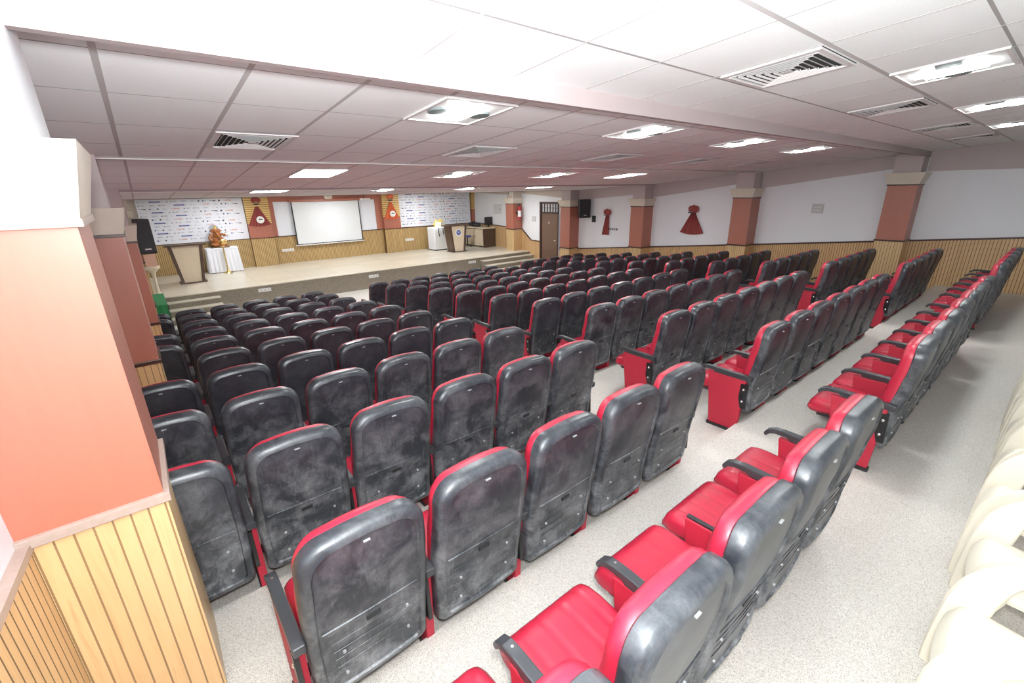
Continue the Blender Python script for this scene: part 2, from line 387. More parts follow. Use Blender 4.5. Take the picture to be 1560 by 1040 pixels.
# corner pilaster at the far right
r = thing('pilaster', None, None, (12.78, YW - .1, SZ)); r['kind'] = 'structure'
MB().box(12.72, 12.9, YW - .14, YW, SZ, -1.47).build('planked_base', M['plank_stage'], r)
MB().box(12.72, 12.9, YW - .14, YW, -1.47, -.8).build('laminate_panel', M['red_lam'], r)
MB().box(12.72, 12.9, YW - .14, YW, -.8, 0.).build('slatted_top', M['slat_h'], r)
b = MB()
for xa, xb in ((XL, 3.02), (3.80, 8.14), (8.90, 12.72)): b.box(xa, xb, YW - .06, YW, -1.48, -1.45)
struct(b.build('trim_%d' % k, M['trim'])); k += 1
# red surround and white boards behind the screen
struct(MB().box(3.80, 3.97, YW - .08, YW, -1.45, 0).box(7.86, 8.14, YW - .08, YW, -1.45, 0).box(3.97, 7.86, YW - .08, YW, -.23, 0).build('trim_%d' % k, M['red_lam'])); k += 1
tag(MB().box(3.97, 7.86, YW - .05, YW - .004, -1.45, -.23).build('whiteboard', M['whiteboard'], origin=(5.9, YW - .02, -1.45)), 'long white wall board behind the projection screen, framed in red-brown laminate', 'board')
r = thing('projection_screen', 'large white pull-down projection screen with black borders over the middle of the stage wall', 'screen', (5.86, YW - .15, -1.86))
MB().box(4.60, 7.12, YW - .152, YW - .146, -1.80, -.26).build('screen_fabric', M['screen'], r)
MB().box(4.56, 4.60, YW - .153, YW - .145, -1.82, -.24).box(7.12, 7.16, YW - .153, YW - .145, -1.82, -.24).box(4.56, 7.16, YW - .153, YW - .145, -1.825, -1.80).build('black_border', M['black'], r)
MB().box(4.5, 7.22, YW - .17, YW - .13, -1.865, -1.83, .01).build('bottom_bar', M['whiteplast'], r)
MB().box(4.5, 7.22, YW - .19, YW - .075, -.25, -.17, .015).build('roller_case', M['red_lam'], r)

# printed sponsor backdrops
def backdrop(x0, x1, z0, z1, label, shift):
    r = thing('sponsor_backdrop', label, 'banner', ((x0 + x1) / 2, YW - .06, z0), 'printed sponsor backdrops')
    y = YW - .075
    MB().box(x0, x1, y, YW - .045, z0, z1).build('banner_sheet', M['cloth'], r)
    B = {k_: MB() for k_ in ('blue', 'dark', 'grey', 'redprint')}
    rows = 12; dzr = (z1 - z0 - .08) / rows
    seqs = [['thin', 'bar', 'tri', 'tbox', 'ibm', 'sul', 'shield', 'dbox', 'flag', 'sq', 'cam', 'tick', 'hc'],
            ['tbox', 'ibm', 'hc', 'tick', 'bar', 'thin', 'cam', 'sul', 'shield', 'dbox', 'flag', 'sq'],
            ['flag', 'dbox', 'shield', 'sul', 'cam', 'tbox', 'hc', 'ibm', 'tick', 'tri', 'thin', 'bar']]
    W = dict(thin=.30, bar=.44, tri=.12, tbox=.26, ibm=.26, sul=.22, shield=.13, dbox=.20, flag=.26, sq=.13, cam=.36, tick=.13, hc=.27)
    for i in range(rows):
        z = z1 - .07 - dzr * i; x = x0 + .05 + .0 * i; q = 0; s = seqs[i % 3]
        while True:
            m_ = s[q % len(s)]; w = W[m_]
            if x + w > x1 - .02: break
            ww = w - .08
            if m_ == 'bar':
                B['blue'].box(x, x + ww * .8, y - .004, y, z - .018, z + .018); B['grey'].box(x + ww * .8, x + ww, y - .004, y, z - .006, z + .006)
                add_text(B['grey'].bm, 'SOLUTION', .034, (x + ww * .4, y - .004, z))
            elif m_ == 'thin': B['grey'].box(x, x + ww * .15, y - .003, y, z - .013, z + .013); add_text(B['grey'].bm, 'accenture', .034, (x + ww * .58, y - .001, z))
            elif m_ == 'ibm': add_text(B['grey'].bm, 'IBM', .072, (x + ww / 2, y - .001, z), 1.25)
            elif m_ == 'cam': add_text(B['redprint'].bm, 'CAMBI', .066, (x + ww / 2, y - .001, z), 1.15)
            elif m_ == 'hc':
                add_text(B['dark'].bm, 'HCEE', .045, (x + ww * .6, y - .001, z), 1.1); B['dark'].ball((x + .02, y, z), .016, (1.2, .15, 1), 8)
            elif m_ == 'sq': B['dark'].box(x, x + ww, y - .004, y, z - .025, z + .025)
            elif m_ == 'tri': B['grey'].prism([(x, z - .02), (x + ww + .02, z - .02), (x + ww / 2, z + .03)], y - .003, y, 'y')
            elif m_ == 'tbox': B['dark'].box(x, x + .03, y - .003, y, z - .014, z + .014); add_text(B['dark'].bm, 'HUDE', .036, (x + .11, y - .001, z))
            elif m_ == 'sul': add_text(B['grey'].bm, 'SUL', .05, (x + ww / 2, y - .001, z + .008)); B['grey'].box(x, x + ww, y - .002, y, z - .027, z - .022)
            elif m_ == 'shield': B['dark'].prism([(x, z + .022), (x + ww, z + .022), (x + ww, z), (x + ww / 2, z - .028), (x, z)], y - .003, y, 'y')
            elif m_ == 'dbox': B['blue'].prism([(x, z - .022), (x + .03, z - .022), (x + .045, z), (x + .03, z + .022), (x, z + .022)], y - .003, y, 'y'); B['grey'].box(x + .055, x + ww, y - .002, y, z - .006, z + .006)
            elif m_ == 'flag': B['dark'].prism([(x, z + .016), (x + ww, z + .01), (x + ww, z - .018), (x + ww * .5, z - .012), (x + ww * .5, z + .002), (x, z + .004)], y - .003, y, 'y')
            elif m_ == 'tick': B['grey'].prism([(x, z + .005), (x + .015, z - .018), (x + .05, z + .02), (x + .015, z - .006)], y - .003, y, 'y')
            x += w; q += 1
    for nm, k_ in (('blue_logos', 'blue'), ('dark_logos', 'dark'), ('grey_logos', 'grey'), ('red_logos', 'redprint')): B[k_].build(nm, M[k_], r)
backdrop(.05, 3.00, -1.46, -.06, 'left-hand white backdrop printed with rows of small sponsor logos', 0)
backdrop(8.93, 12.66, -1.44, -.005, 'right-hand white backdrop printed with rows of small sponsor logos', 1)

# drapes with round badge on the pilasters
def fan(b, cx_, zt, zb, wt, wb, y, folds=9, depth=.03, skew=0.):
    def fn(u, v):
        w = wt + (wb - wt) * v; t = u * 2 - 1
        return Vector((cx_ + t * w / 2 + skew * v, y - .012 - depth * (.5 + .5 * math.cos(u * folds * 2 * PI)) * (.3 + .7 * v), zt + (zb - zt) * v - .05 * (1 - t * t) * v))
    b.grid(fn, 60, 10)
    def fn2(u, v):
        p = fn(u, v); p.y += .008; return p
    b.grid(fn2, 60, 10)
def drape(name, cx_, y, m_, label, knot_z, top_z, bot_z, wb, badge=True):
    r = thing(name, label, 'drape', (cx_, y, bot_z))
    b = MB(); fan(b, cx_, top_z, bot_z, .09, wb, y, 7, .035); b.build('gathered_cloth', m_, r, smooth=True)
    b = MB()
    for a in range(5):
        an = PI * (.1 + .2 * a); b.ball((cx_ + .09 * math.cos(an), y - .05, knot_z + .06 + .05 * math.sin(an)), .07, (1, .55, 1.2), 10)
    b.build('cloth_bow', m_, r, smooth=True)
    MB().cyl((cx_ - .09, y - .04, knot_z - .06), (cx_ + .09, y - .04, knot_z - .06), .022, seg=10).build('tie_band', M['dark'], r)
    if badge:
        zb = top_z + (bot_z - top_z) * .72
        MB().cyl((cx_ + .03, y - .06, zb), (cx_ + .03, y - .10, zb), .125, seg=28).build('round_badge', M['whiteplast'], r)
        p_ = MB().prism([(cx_ - .03, zb - .01), (cx_ + .0, zb + .05), (cx_ + .03, zb + .02), (cx_ + .08, zb + .045), (cx_ + .11, zb - .0)], y - .104, y - .10, 'y').build('badge_emblem', M['dark'], r)
    return r
drape('stage_drape', 3.40, YW - .2, M['redcloth'], 'dark red gathered drape with round white badge on the pilaster left of the screen', -.22, -.36, -1.0, .72)
drape('stage_drape', 8.50, YW - .2, M['orangecloth'], 'orange swirled cloth drape with round white badge on the pilaster right of the screen', -.22, -.36, -1.02, .66)
# wall clock above the screen
r = thing('wall_clock', 'small round cream clock on the red surround above the screen', 'clock', (5.98, YW - .1, -.08))
MB().cyl((5.98, YW - .08, -.08), (5.98, YW - .13, -.08), .16, seg=28).build('clock_rim', M['cream_lam'], r)
MB().cyl((5.98, YW - .13, -.08), (5.98, YW - .135, -.08), .14, seg=28).build('clock_face', M['cream'], r)
MB().box(5.975, 5.985, YW - .14, YW - .135, -.08, .02).box(5.92, 5.985, YW - .14, YW - .135, -.085, -.075).build('clock_hands', M['dark'], r)
r = thing('projector_arm', 'white projector on a short black arm at the top right corner of the screen', 'projector', (7.35, YW - .3, -.25))
MB().box(7.15, 7.50, YW - .55, YW - .30, -.25, -.18, .02).build('projector_body', M['whiteplast'], r)
MB().cyl((7.28, YW - .42, -.2), (7.28, YW - .42, .0), .015).cyl((7.28, YW - .42, -.01), (7.28, YW - .02, -.01), .015).build('support_arm', M['blackmetal'], r)

# socket plates
def plate(x, y, z, w, label, grp, cat='socket'):
    r = thing('socket_plate', label, cat, (x, y, z), grp)
    MB().box(x - w / 2, x + w / 2, y - .02, y, z - .05, z + .05, .006).build('cover_plate', M['whiteplast'], r)
    for i in range(3): MB().box(x - w / 2 + w * (.12 + .3 * i), x - w / 2 + w * (.30 + .3 * i), y - .024, y - .018, z - .03, z + .03).build('socket_module', M['vent'], r)
plate(4.22, YW - .04, -1.99, .42, 'white socket plate on the slatted wall left below the screen', 'sockets')
plate(9.32, YW - .04, -2.0, .42, 'white socket plate on the slatted wall below the right backdrop', 'sockets')
plate(2.46, 14.6, -2.63, .34, 'white socket plate on the granite stage front beside the left stairs', 'sockets')
plate(5.80, 14.6, -2.66, .34, 'white socket plate on the middle of the granite stage front', 'sockets')
plate(9.85, 14.6, -2.63, .34, 'white socket plate on the granite stage front beside the right stairs', 'sockets')

# ------------------------------------------------------------------ stage furniture
def lectern(x0, x1, y, w, d, label, badge=False, side=-1):
    # tapered body: wide at the top, narrow at the foot
    cx_ = (x0 + x1) / 2; r = thing('lectern', label, 'lectern', (cx_, y, SZ)); tb, bb = w / 2, w * .33
    zt = SZ + 1.12
    MB().prism([(cx_ - bb + .07, SZ + .03), (cx_ + bb - .07, SZ + .03), (cx_ + tb - .09, zt - .02), (cx_ - tb + .09, zt - .02)], y - d / 2 + .02, y - d / 2 + .06, 'y').build('front_panel', M['cream_lam'], r)
    for s in (-1, 1):
        MB().prism([(cx_ + s * (bb - .07), SZ), (cx_ + s * bb, SZ), (cx_ + s * tb, zt), (cx_ + s * (tb - .09), zt)], y - d / 2, y + d / 2, 'y').build('side_panel', M['dark_lam'], r)
    MB().box(cx_ - bb - .06, cx_ + bb + .06, y - d / 2 - .04, y + d / 2, SZ, SZ + .035).build('foot_board', M['dark_lam'], r)
    MB().prism([(y - d / 2 - .08, zt - .01), (y + d / 2 + .05, zt - .03), (y + d / 2 + .05, zt + .0), (y - d / 2 - .08, zt + .04)], cx_ - tb - .08, cx_ + tb + .08, 'x').build('sloped_top', M['dark_lam'], r)
    if badge:
        zb = SZ + .80; g = MB().cyl((cx_, y - d / 2 + .02, zb), (cx_, y - d / 2 - .005, zb), .15, seg=28).build('badge', M['whiteplast'], r)
        b = MB(); b.cyl((cx_, y - d / 2 - .005, zb + .02), (cx_, y - d / 2 - .01, zb + .02), .11, seg=28); sub(b.build('badge_disc', M['blue'], r), g)
        b = MB(); add_text(b.bm, 'W', .13, (cx_, y - d / 2 - .012, zb + .02)); sub(b.build('badge_letter', M['whiteplast'], r), g)
        MB().tube([(cx_ + .05, y, zt), (cx_ + .05, y - .05, zt + .16), (cx_ + .03, y - .12, zt + .2)], .008).build('microphone', M['black'], r)
    return r
lectern(.55, 1.30, 16.75, .86, .5, 'dark-edged cream lectern near the left end of the stage')
lectern(10.2, 10.95, 16.85, .86, .5, 'dark-sided lectern with a round blue and white badge at right of stage', True)
# clothed table with statue and tall brass lamp
r = thing('draped_table', 'table under a pleated white cloth before the left backdrop', 'table', (2.02, 18.3, SZ))
def cl(u, v):
    # skirt running round a rectangle
    px = [(-.46, .25), (-.46, -.25), (.46, -.25), (.46, .25)]; L = [.5, .92, .5]; t = u * sum(L); i = 0
    while i < 2 and t > L[i]: t -= L[i]; i += 1
    a, c = px[i], px[i + 1]; q = min(1, t / L[i]); x = a[0] + (c[0] - a[0]) * q; y = a[1] + (c[1] - a[1]) * q
    k_ = 1 + .07 * v + .05 * v * math.cos(u * 34 * PI)
    return Vector((2.02 + x * k_, 18.3 + y * k_, SZ + .82 - .80 * v))
MB().grid(cl, 170, 6).build('cloth_skirt', M['cloth'], r, smooth=True)
MB().box(1.55, 2.49, 18.04, 18.56, SZ + .79, SZ + .825, .01).build('cloth_top', M['cloth'], r)
for sx in (-1, 1):
    for sy in (-1, 1): MB().box(2.02 + sx * .4 - .02, 2.02 + sx * .4 + .02, 18.3 + sy * .2 - .02, 18.3 + sy * .2 + .02, SZ, SZ + .79).build('leg', M['blackmetal'], r)
zt = SZ + .825
r = thing('seated_statue', 'orange and gold seated statue with a round grey halo on the white-clothed table', 'statue', (1.98, 18.28, zt))
MB().box(1.72, 2.26, 18.1, 18.46, zt, zt + .04, .01).build('plinth', M['brownpaint'], r)
b = MB(); b.ball((1.98, 18.28, zt + .22), .18, (1.05, .75, 1.05)); b.ball((1.98, 18.26, zt + .42), .12, (1.1, .8, 1)); b.ball((1.87, 18.2, zt + .10), .12, (1.1, 1, .6)); b.ball((2.09, 18.2, zt + .10), .12, (1.1, 1, .6))
b.build('body', M['orange'], r, smooth=True)
b = MB(); b.ball((1.96, 18.24, zt + .56), .085); b.tube([(1.96, 18.16, zt + .54), (1.97, 18.12, zt + .46), (2.0, 18.11, zt + .38), (2.04, 18.11, zt + .36)], .03); b.ball((1.87, 18.26, zt + .56), .06, (1, .3, 1.2)); b.ball((2.05, 18.26, zt + .56), .06, (1, .3, 1.2))
b.build('head', M['orange'], r, smooth=True)
b = MB()
b.tube([(1.84, 18.26, zt + .44), (1.74, 18.2, zt + .34), (1.78, 18.14, zt + .24)], .04); b.tube([(2.12, 18.26, zt + .44), (2.22, 18.2, zt + .40), (2.26, 18.16, zt + .50)], .04)
b.build('arms', M['orange'], r, smooth=True)
MB().cyl((1.94, 18.36, zt + .62), (1.94, 18.39, zt + .62), .14, seg=24).build('halo', M['grey'], r)
MB().cyl((1.96, 18.24, zt + .62), (1.96, 18.24, zt + .74), .07, .02).build('crown', M['gold'], r)
MB().ball((2.10, 18.12, zt + .20), .11, (1.2, .5, .9)).build('gold_offering', M['gold'], r, smooth=True)
MB().ball((2.27, 18.14, zt + .44), .065).ball((2.28, 18.14, zt + .53), .05).build('white_attendant', M['whiteplast'], r, smooth=True)
r = thing('lamp_stand', 'slender tall brass oil lamp standing in front of the white-clothed table', 'lamp', (2.03, 17.88, SZ))
b = MB(); b.cyl((2.03, 17.88, SZ), (2.03, 17.88, SZ + .05), .13, .09, 20); b.cyl((2.03, 17.88, SZ + .05), (2.03, 17.88, SZ + .12), .05, .03, 16); b.build('base', M['gold'], r, smooth=True)
b = MB(); b.cyl((2.03, 17.88, SZ + .1), (2.03, 17.88, SZ + .88), .016, seg=10)
for q in range(8): b.ball((2.03, 17.88, SZ + .16 + .09 * q), .028, seg=8)
b.build('stem', M['gold'], r, smooth=True)
MB().cyl((2.03, 17.88, SZ + .87), (2.03, 17.88, SZ + .92), .03, .09, 16).build('oil_dish', M['gold'], r)
# cream pedestal with pink block against the last left column
r = thing('pedestal_stand', 'cream flared pedestal with a pinkish block on top at the left edge of the stage', 'stand', (.02, 15.0, SZ))
prof = [(.09, 0), (.09, .04), (.04, .12), (.03, .3), (.035, .5), (.06, .62), (.13, .70), (.17, .73), (.17, .80)]
b = MB(); b.loft([[(.02 + rr * math.cos(a * PI / 10), 14.92 + rr * math.sin(a * PI / 10), SZ + h) for a in range(20)] for rr, h in prof]); b.build('pedestal', M['cream_lam'], r, smooth=True)
MB().box(-.08, .16, 14.80, 15.04, SZ + .80, SZ + 1.08, .005).build('block', mat('pink_painted_block', (.62, .36, .27), .5), r)
# green-clothed table beside the left stairs
r = thing('green_table', 'small table under a bright green cloth beside the left stage stairs', 'table', (-.2, 13.6, fz(10)))
MB().box(-.48, .11, 12.75, 14.4, -2.36, -2.33, .008).build('cloth_top', M['green'], r)
def sk(u, v):
    px = [(-.47, 14.39), (-.47, 12.76), (.10, 12.76), (.10, 14.39)]; L = [1.63, .57, 1.63]; t = u * sum(L); i = 0
    while i < 2 and t > L[i]: t -= L[i]; i += 1
    a, c = px[i], px[i + 1]; q = min(1, t / L[i]); x = a[0] + (c[0] - a[0]) * q; y = a[1] + (c[1] - a[1]) * q
    w = .018 * v * math.cos(u * 60 * PI)
    return Vector((x + (w if i != 1 else 0), y + (w if i == 1 else 0), -2.335 - .70 * v))
MB().grid(sk, 240, 4).build('cloth_skirt', M['green'], r, smooth=True)
for sx in (-.42, .05):
    for sy in (12.82, 14.3): MB().box(sx - .02, sx + .02, sy - .02, sy + .02, fz(10), -2.36).build('leg', M['blackmetal'], r)
# white appliance-like cabinet with board and flowers
r = thing('white_cabinet', 'white box-shaped cabinet on small feet behind the badged lectern', 'cabinet', (10.3, 17.95, SZ))
MB().box(9.98, 10.66, 17.65, 18.25, SZ + .05, SZ + 1.0, .02).build('cabinet_body', M['cloth'], r)
MB().box(10.0, 10.64, 17.635, 17.655, SZ + .1, SZ + .9, .01).build('cabinet_door', M['whiteplast'], r)
for sx in (10.06, 10.58):
    for sy in (17.72, 18.18): MB().cyl((sx, sy, SZ), (sx, sy, SZ + .06), .03).build('foot', M['black'], r)
r = thing('display_board', 'folded cream two-panel board standing on the white cabinet', 'board', (10.4, 17.85, SZ + 1.0))
MB().prism([(10.14, 17.78), (10.38, 17.70), (10.38, 17.72), (10.14, 17.80)], SZ + .84 + .16, SZ + 1.24, 'z').build('board_panel', M['cream'], r)
MB().prism([(10.39, 17.70), (10.62, 17.78), (10.62, 17.80), (10.39, 17.72)], SZ + 1.0, SZ + 1.24, 'z').build('board_panel', M['cream'], r)
r = thing('yellow_flowers', 'bunch of yellow flowers lying on top of the folded cream board', 'flowers', (10.4, 17.9, SZ + 1.0))
b = MB()
for q in range(26): b.ball((10.4 + random.uniform(-.24, .24), 17.92 + random.uniform(-.08, .08), SZ + 1.06 + random.uniform(0, .24)), .045, seg=8)
b.build('blossoms', M['yellow'], r, smooth=True); MB().cyl((10.4, 17.92, SZ + 1.0), (10.4, 17.92, SZ + 1.1), .14, .17, 16).build('basket', M['cream_lam'], r)
r = thing('hanging_cable', 'black cables dangling down the front of the white cabinet', 'cable', (10.3, 17.62, SZ + .6))
MB().tube([(10.2, 17.62, SZ + .98), (10.19, 17.61, SZ + .8), (10.22, 17.61, SZ + .62)], .02).tube([(10.42, 17.62, SZ + .98), (10.42, 17.61, SZ + .7)], .016).build('cable_run', M['black'], r)
# operator desk against the right wall
r = thing('operator_desk', 'dark-sided desk with two cream doors against the right wall of the stage', 'desk', (12.5, 17.7, SZ))
MB().box(12.18, 12.86, 17.0, 17.06, SZ, SZ + .9).build('side_panel', M['dark_lam'], r)
MB().box(12.22, 12.86, 18.52, 18.58, SZ, SZ + .86).build('side_panel', M['dark_lam'], r)
MB().box(12.14, 12.86, 16.98, 18.6, SZ + .84, SZ + .9).build('desk_top', M['cream_lam'], r)
MB().box(12.30, 12.86, 17.06, 18.52, SZ + .04, SZ + .1).build('shelf', M['dark_lam'], r)
for ya, yb in ((17.08, 17.78), (17.82, 18.5)):
    d_ = MB().box(12.2, 12.225, ya, yb, SZ + .06, SZ + .80).build('door', M['cream_lam'], r)
    sub(MB().box(12.185, 12.2, (ya + .04 if ya > 17.5 else yb - .06), (ya + .06 if ya > 17.5 else yb - .04), SZ + .4, SZ + .52).build('handle', M['black'], r), d_)
r = thing('monitor', 'black flat monitor standing on the operator desk', 'monitor', (12.55, 17.12, SZ + .9))
MB().box(12.35, 12.80, 17.10, 17.14, SZ + 1.0, SZ + 1.36, .01).build('display', M['black'], r)
MB().box(12.53, 12.60, 17.12, 17.15, SZ + .91, SZ + 1.1).build('neck', M['black'], r); MB().box(12.45, 12.68, 17.08, 17.26, SZ + .9, SZ + .915).build('foot', M['black'], r)
r = thing('equipment_bag', 'slumped black bag lying on the operator desk beside the monitor', 'bag', (12.45, 17.9, SZ + .9))
b = MB()
for q in range(9): b.ball((12.42 + random.uniform(-.12, .2), 17.55 + q * .1, SZ + .9 + .10), .10, (1.2, 1.1, .62 + .5 * random.random()), 10)
b.build('bag_body', M['black'], r, smooth=True); MB().tube([(12.3, 17.7, SZ + .96), (12.28, 17.8, SZ + 1.14), (12.28, 18.0, SZ + 1.14), (12.3, 18.1, SZ + .96)], .014).build('strap', M['black'], r)
r = thing('stool', 'low stool with a round blue pad between the badged lectern and the desk', 'stool', (11.88, 17.9, SZ))
MB().cyl((11.88, 17.9, SZ + .44), (11.88, 17.9, SZ + .52), .19, .17, 24).build('seat', M['bluepad'], r)
MB().cyl((11.88, 17.9, SZ + .1), (11.88, 17.9, SZ + .44), .03).build('post', M['blackmetal'], r)
for q in range(4):
    a = PI / 4 + q * PI / 2; MB().cyl((11.88, 17.9, SZ + .12), (11.88 + .2 * math.cos(a), 17.9 + .2 * math.sin(a), SZ + .02), .018).build('leg', M['blackmetal'], r)
r = thing('floor_cable', 'thin grey cable trailing across the stage floor to the desk', 'cable', (11.6, 16.6, SZ))
MB().tube([(10.95, 16.9, SZ + .01), (11.3, 16.62, SZ + .01), (11.7, 16.6, SZ + .01), (12.05, 16.85, SZ + .01), (12.18, 17.1, SZ + .01)], .01, 6).build('cable_run', M['grey'], r)

# ------------------------------------------------------------------ right wall fittings
# door
r = thing('door_1', None, None, (XR, 13.4, fz(10))); r['kind'] = 'structure'
MB().box(12.86, XR + .12, 12.85, 12.91, fz(10), -.47).box(12.86, XR + .12, 13.87, 13.95, fz(10), -.47).box(12.86, XR + .12, 12.85, 13.95, -.53, -.45).box(12.86, XR + .12, 12.85, 13.95, -.90, -.84).build('door_frame', M['trim'], r)
d_ = MB().box(12.90, 12.95, 12.93, 13.86, fz(10) + .01, -.90).build('door_leaf', M['door'], r)
sub(MB().cyl((12.86, 12.99, -1.95), (12.90, 12.99, -1.95), .02).cyl((12.86, 12.99, -1.95), (12.86, 13.10, -1.95), .012).build('door_handle', M['chrome'], r), d_)
sub(MB().box(12.875, 12.90, 13.35, 13.45, -1.30, -1.22).build('door_bolt', M['chrome'], r), d_)
MB().box(12.94, 12.95, 12.91, 13.87, -.84, -.53).build('transom_pane', M['glassy'], r)
b = MB()
for q in range(1, 6): b.box(12.90, 12.93, 12.91 + .16 * q - .008, 12.91 + .16 * q + .008, -.84, -.53)
b.box(12.90, 12.93, 12.91, 13.87, -.695, -.68); b.build('transom_bars', M['trim'], r)
MB().box(12.87, 12.9, 12.80, 12.85, fz(10), -.9).build('door_edge_strip', M['grey'], r)
# speakers
def speaker(c, w, h, d, label, rot):
    r = thing('wall_speaker', label, 'speaker', (0, 0, 0), 'loudspeakers')
    z0 = -h / 2
    MB().prism([(-w / 2, -d / 2), (w / 2, -d / 2), (w * .32, d / 2), (-w * .32, d / 2)], -h / 2, h / 2, 'z', .02).build('cabinet', M['black'], r)
    g = MB().box(-w * .44, w * .44, -d / 2 - .012, -d / 2, -h * .44, h * .44, .005).build('grille', mat('speaker_grille_mesh', (.02, .022, .025), .6), r)
    sub(MB().box(-.05, .05, -d / 2 - .016, -d / 2 - .011, -h * .38, -h * .34).build('name_badge', M['vent'], r), g)
    MB().box(-.02, .02, d / 2 - .02, d / 2 + .14, -.03, .03).box(-.05, .05, d / 2 + .10, d / 2 + .14, -.1, .1).build('bracket', M['blackmetal'], r)
    r.location = c; r.rotation_euler = (math.radians(8) * 0, 0, rot); return r
speaker((.02, 11.45, -.71), .27, .66, .32, 'black loudspeaker bracketed to the fourth column of the left wall', math.radians(8))
speaker((12.62, 11.35, -.66), .44, .64, .34, 'black loudspeaker mounted on the right wall near the door', math.radians(-25))
r = thing('wall_junction_box', 'small black box on the wall under the right-hand loudspeaker', 'box', (12.86, 11.05, -1.1))
MB().box(12.82, 12.9, 10.98, 11.10, -1.14, -.92, .008).build('box_body', M['black'], r)
# extinguisher on far right column
r = thing('fire_extinguisher', 'red fire extinguisher with a white label hung on the column beside the stage', 'extinguisher', (12.62, 14.95, -1.2))
MB().cyl((12.62, 14.95, -1.15), (12.62, 14.95, -.70), .085, seg=20).ball((12.62, 14.95, -.70), .085).build('cylinder_body', M['red'], r, smooth=True)
MB().cyl((12.62, 14.95, -1.05), (12.62, 14.95, -.80), .088, seg=20).build('paper_label', M['whiteplast'], r, smooth=True)
MB().cyl((12.62, 14.95, -.62), (12.62, 14.95, -.55), .02).box(12.54, 12.66, 14.96, 15.0, -.56, -.53).build('valve', M['black'], r)
MB().tube([(12.55, 14.97, -.57), (12.51, 14.95, -.75), (12.53, 14.95, -1.05)], .012).build('hose', M['black'], r)
MB().box(12.56, 12.68, 15.06, 15.10, -.95, -.85).build('wall_hook', M['blackmetal'], r)
r = thing('camera_dome', 'small white security camera on the column neck above the stage steps', 'camera', (12.42, 15.2, -.1))
MB().box(12.30, 12.44, 15.2, 15.32, -.16, -.04, .02).build('camera_body', M['whiteplast'], r); MB().cyl((12.29, 15.26, -.1), (12.31, 15.26, -.1), .035).build('camera_lens', M['black'], r)
r = thing('electrical_panel', 'flat white electrical panel with a dark lock on the stage side wall', 'panel', (12.88, 16.8, -1.0))
MB().box(12.87, 12.9, 16.55, 17.08, -1.0, -.57, .004).build('panel_door', mat('panel_grey_white', (.6, .6, .6), .5), r); MB().box(12.86, 12.875, 16.62, 16.66, -.83, -.77).build('lock', M['dark'], r)
for (y0, y1, z0, z1, lab, nm) in ((14.2, 14.45, -1.24, -1.03, 'small grey notice plate on the white wall left of the door', 'notice_plate'), (3.88, 4.13, -.66, -.44, 'square grey two-gang plate on the white wall of the second bay', 'wall_plate')):
    r = thing(nm, lab, 'plate', (XR, (y0 + y1) / 2, z0)); MB().box(XR - .015, XR, y0, y1, z0, z1, .004).build('cover', mat(nm + '_grey', (.5, .5, .5), .5), r)
    MB().box(XR - .018, XR - .012, y0 + .05, y1 - .05, z0 + .12, z0 + .15).box(XR - .018, XR - .012, y0 + .05, y1 - .05, z0 + .05, z0 + .08).build('plate_modules', M['vent'], r)
r = thing('switch_strip', 'narrow dark switch strip beside the slim red drape', 'switch', (XR, 10.1, -1.3))
MB().box(XR - .02, XR, 9.98, 10.36, -1.38, -1.31, .004).build('strip_body', M['dark'], r)
for q in range(4): MB().box(XR - .026, XR - .018, 10.02 + q * .085, 10.07 + q * .085, -1.37, -1.32).build('switch_key', M['vent'], r)
# wall drapes on the right wall
def wall_drape(y, zt, zb, wt, wb, label, skew=0., folds=6):
    r = thing('wall_drape', label, 'drape', (XR, y, zb))
    def fn(u, v, o=0.):
        w = wt + (wb - wt) * v; t = u * 2 - 1
        return Vector((XR - .02 - .03 * (.5 + .5 * math.cos(u * folds * 2 * PI)) - o, y + t * w / 2 + skew * v, zt + (zb - zt) * v - .06 * (1 - t * t) * v * (wb > .4)))
    MB().grid(fn, 60, 8).grid(lambda u, v: fn(u, v, -.006), 60, 8).build('hanging_cloth', M['redcloth'], r, smooth=True)
    b = MB()
    for dy_, dz_2, rr in ((-.09, .10, .09), (.09, .11, .08), (0, .15, .07), (-.02, .05, .06)): b.ball((XR - .06, y + dy_, zt + dz_2), rr, (.5, 1, 1.1), 10)
    b.build('cloth_bow', M['redcloth'], r, smooth=True)
    MB().box(XR - .07, XR - .02, y - .06, y + .16, zt - .01, zt + .02).build('tie_band', M['dark'], r)
wall_drape(10.42, -.88, -1.56, .14, .32, 'slim dark red knotted cloth hanging on the right wall beside the loudspeaker', .06, 4)
wall_drape(7.2, -.72, -1.30, .12, .76, 'wide fan-shaped dark red cloth hanging on the right wall', .0, 8)

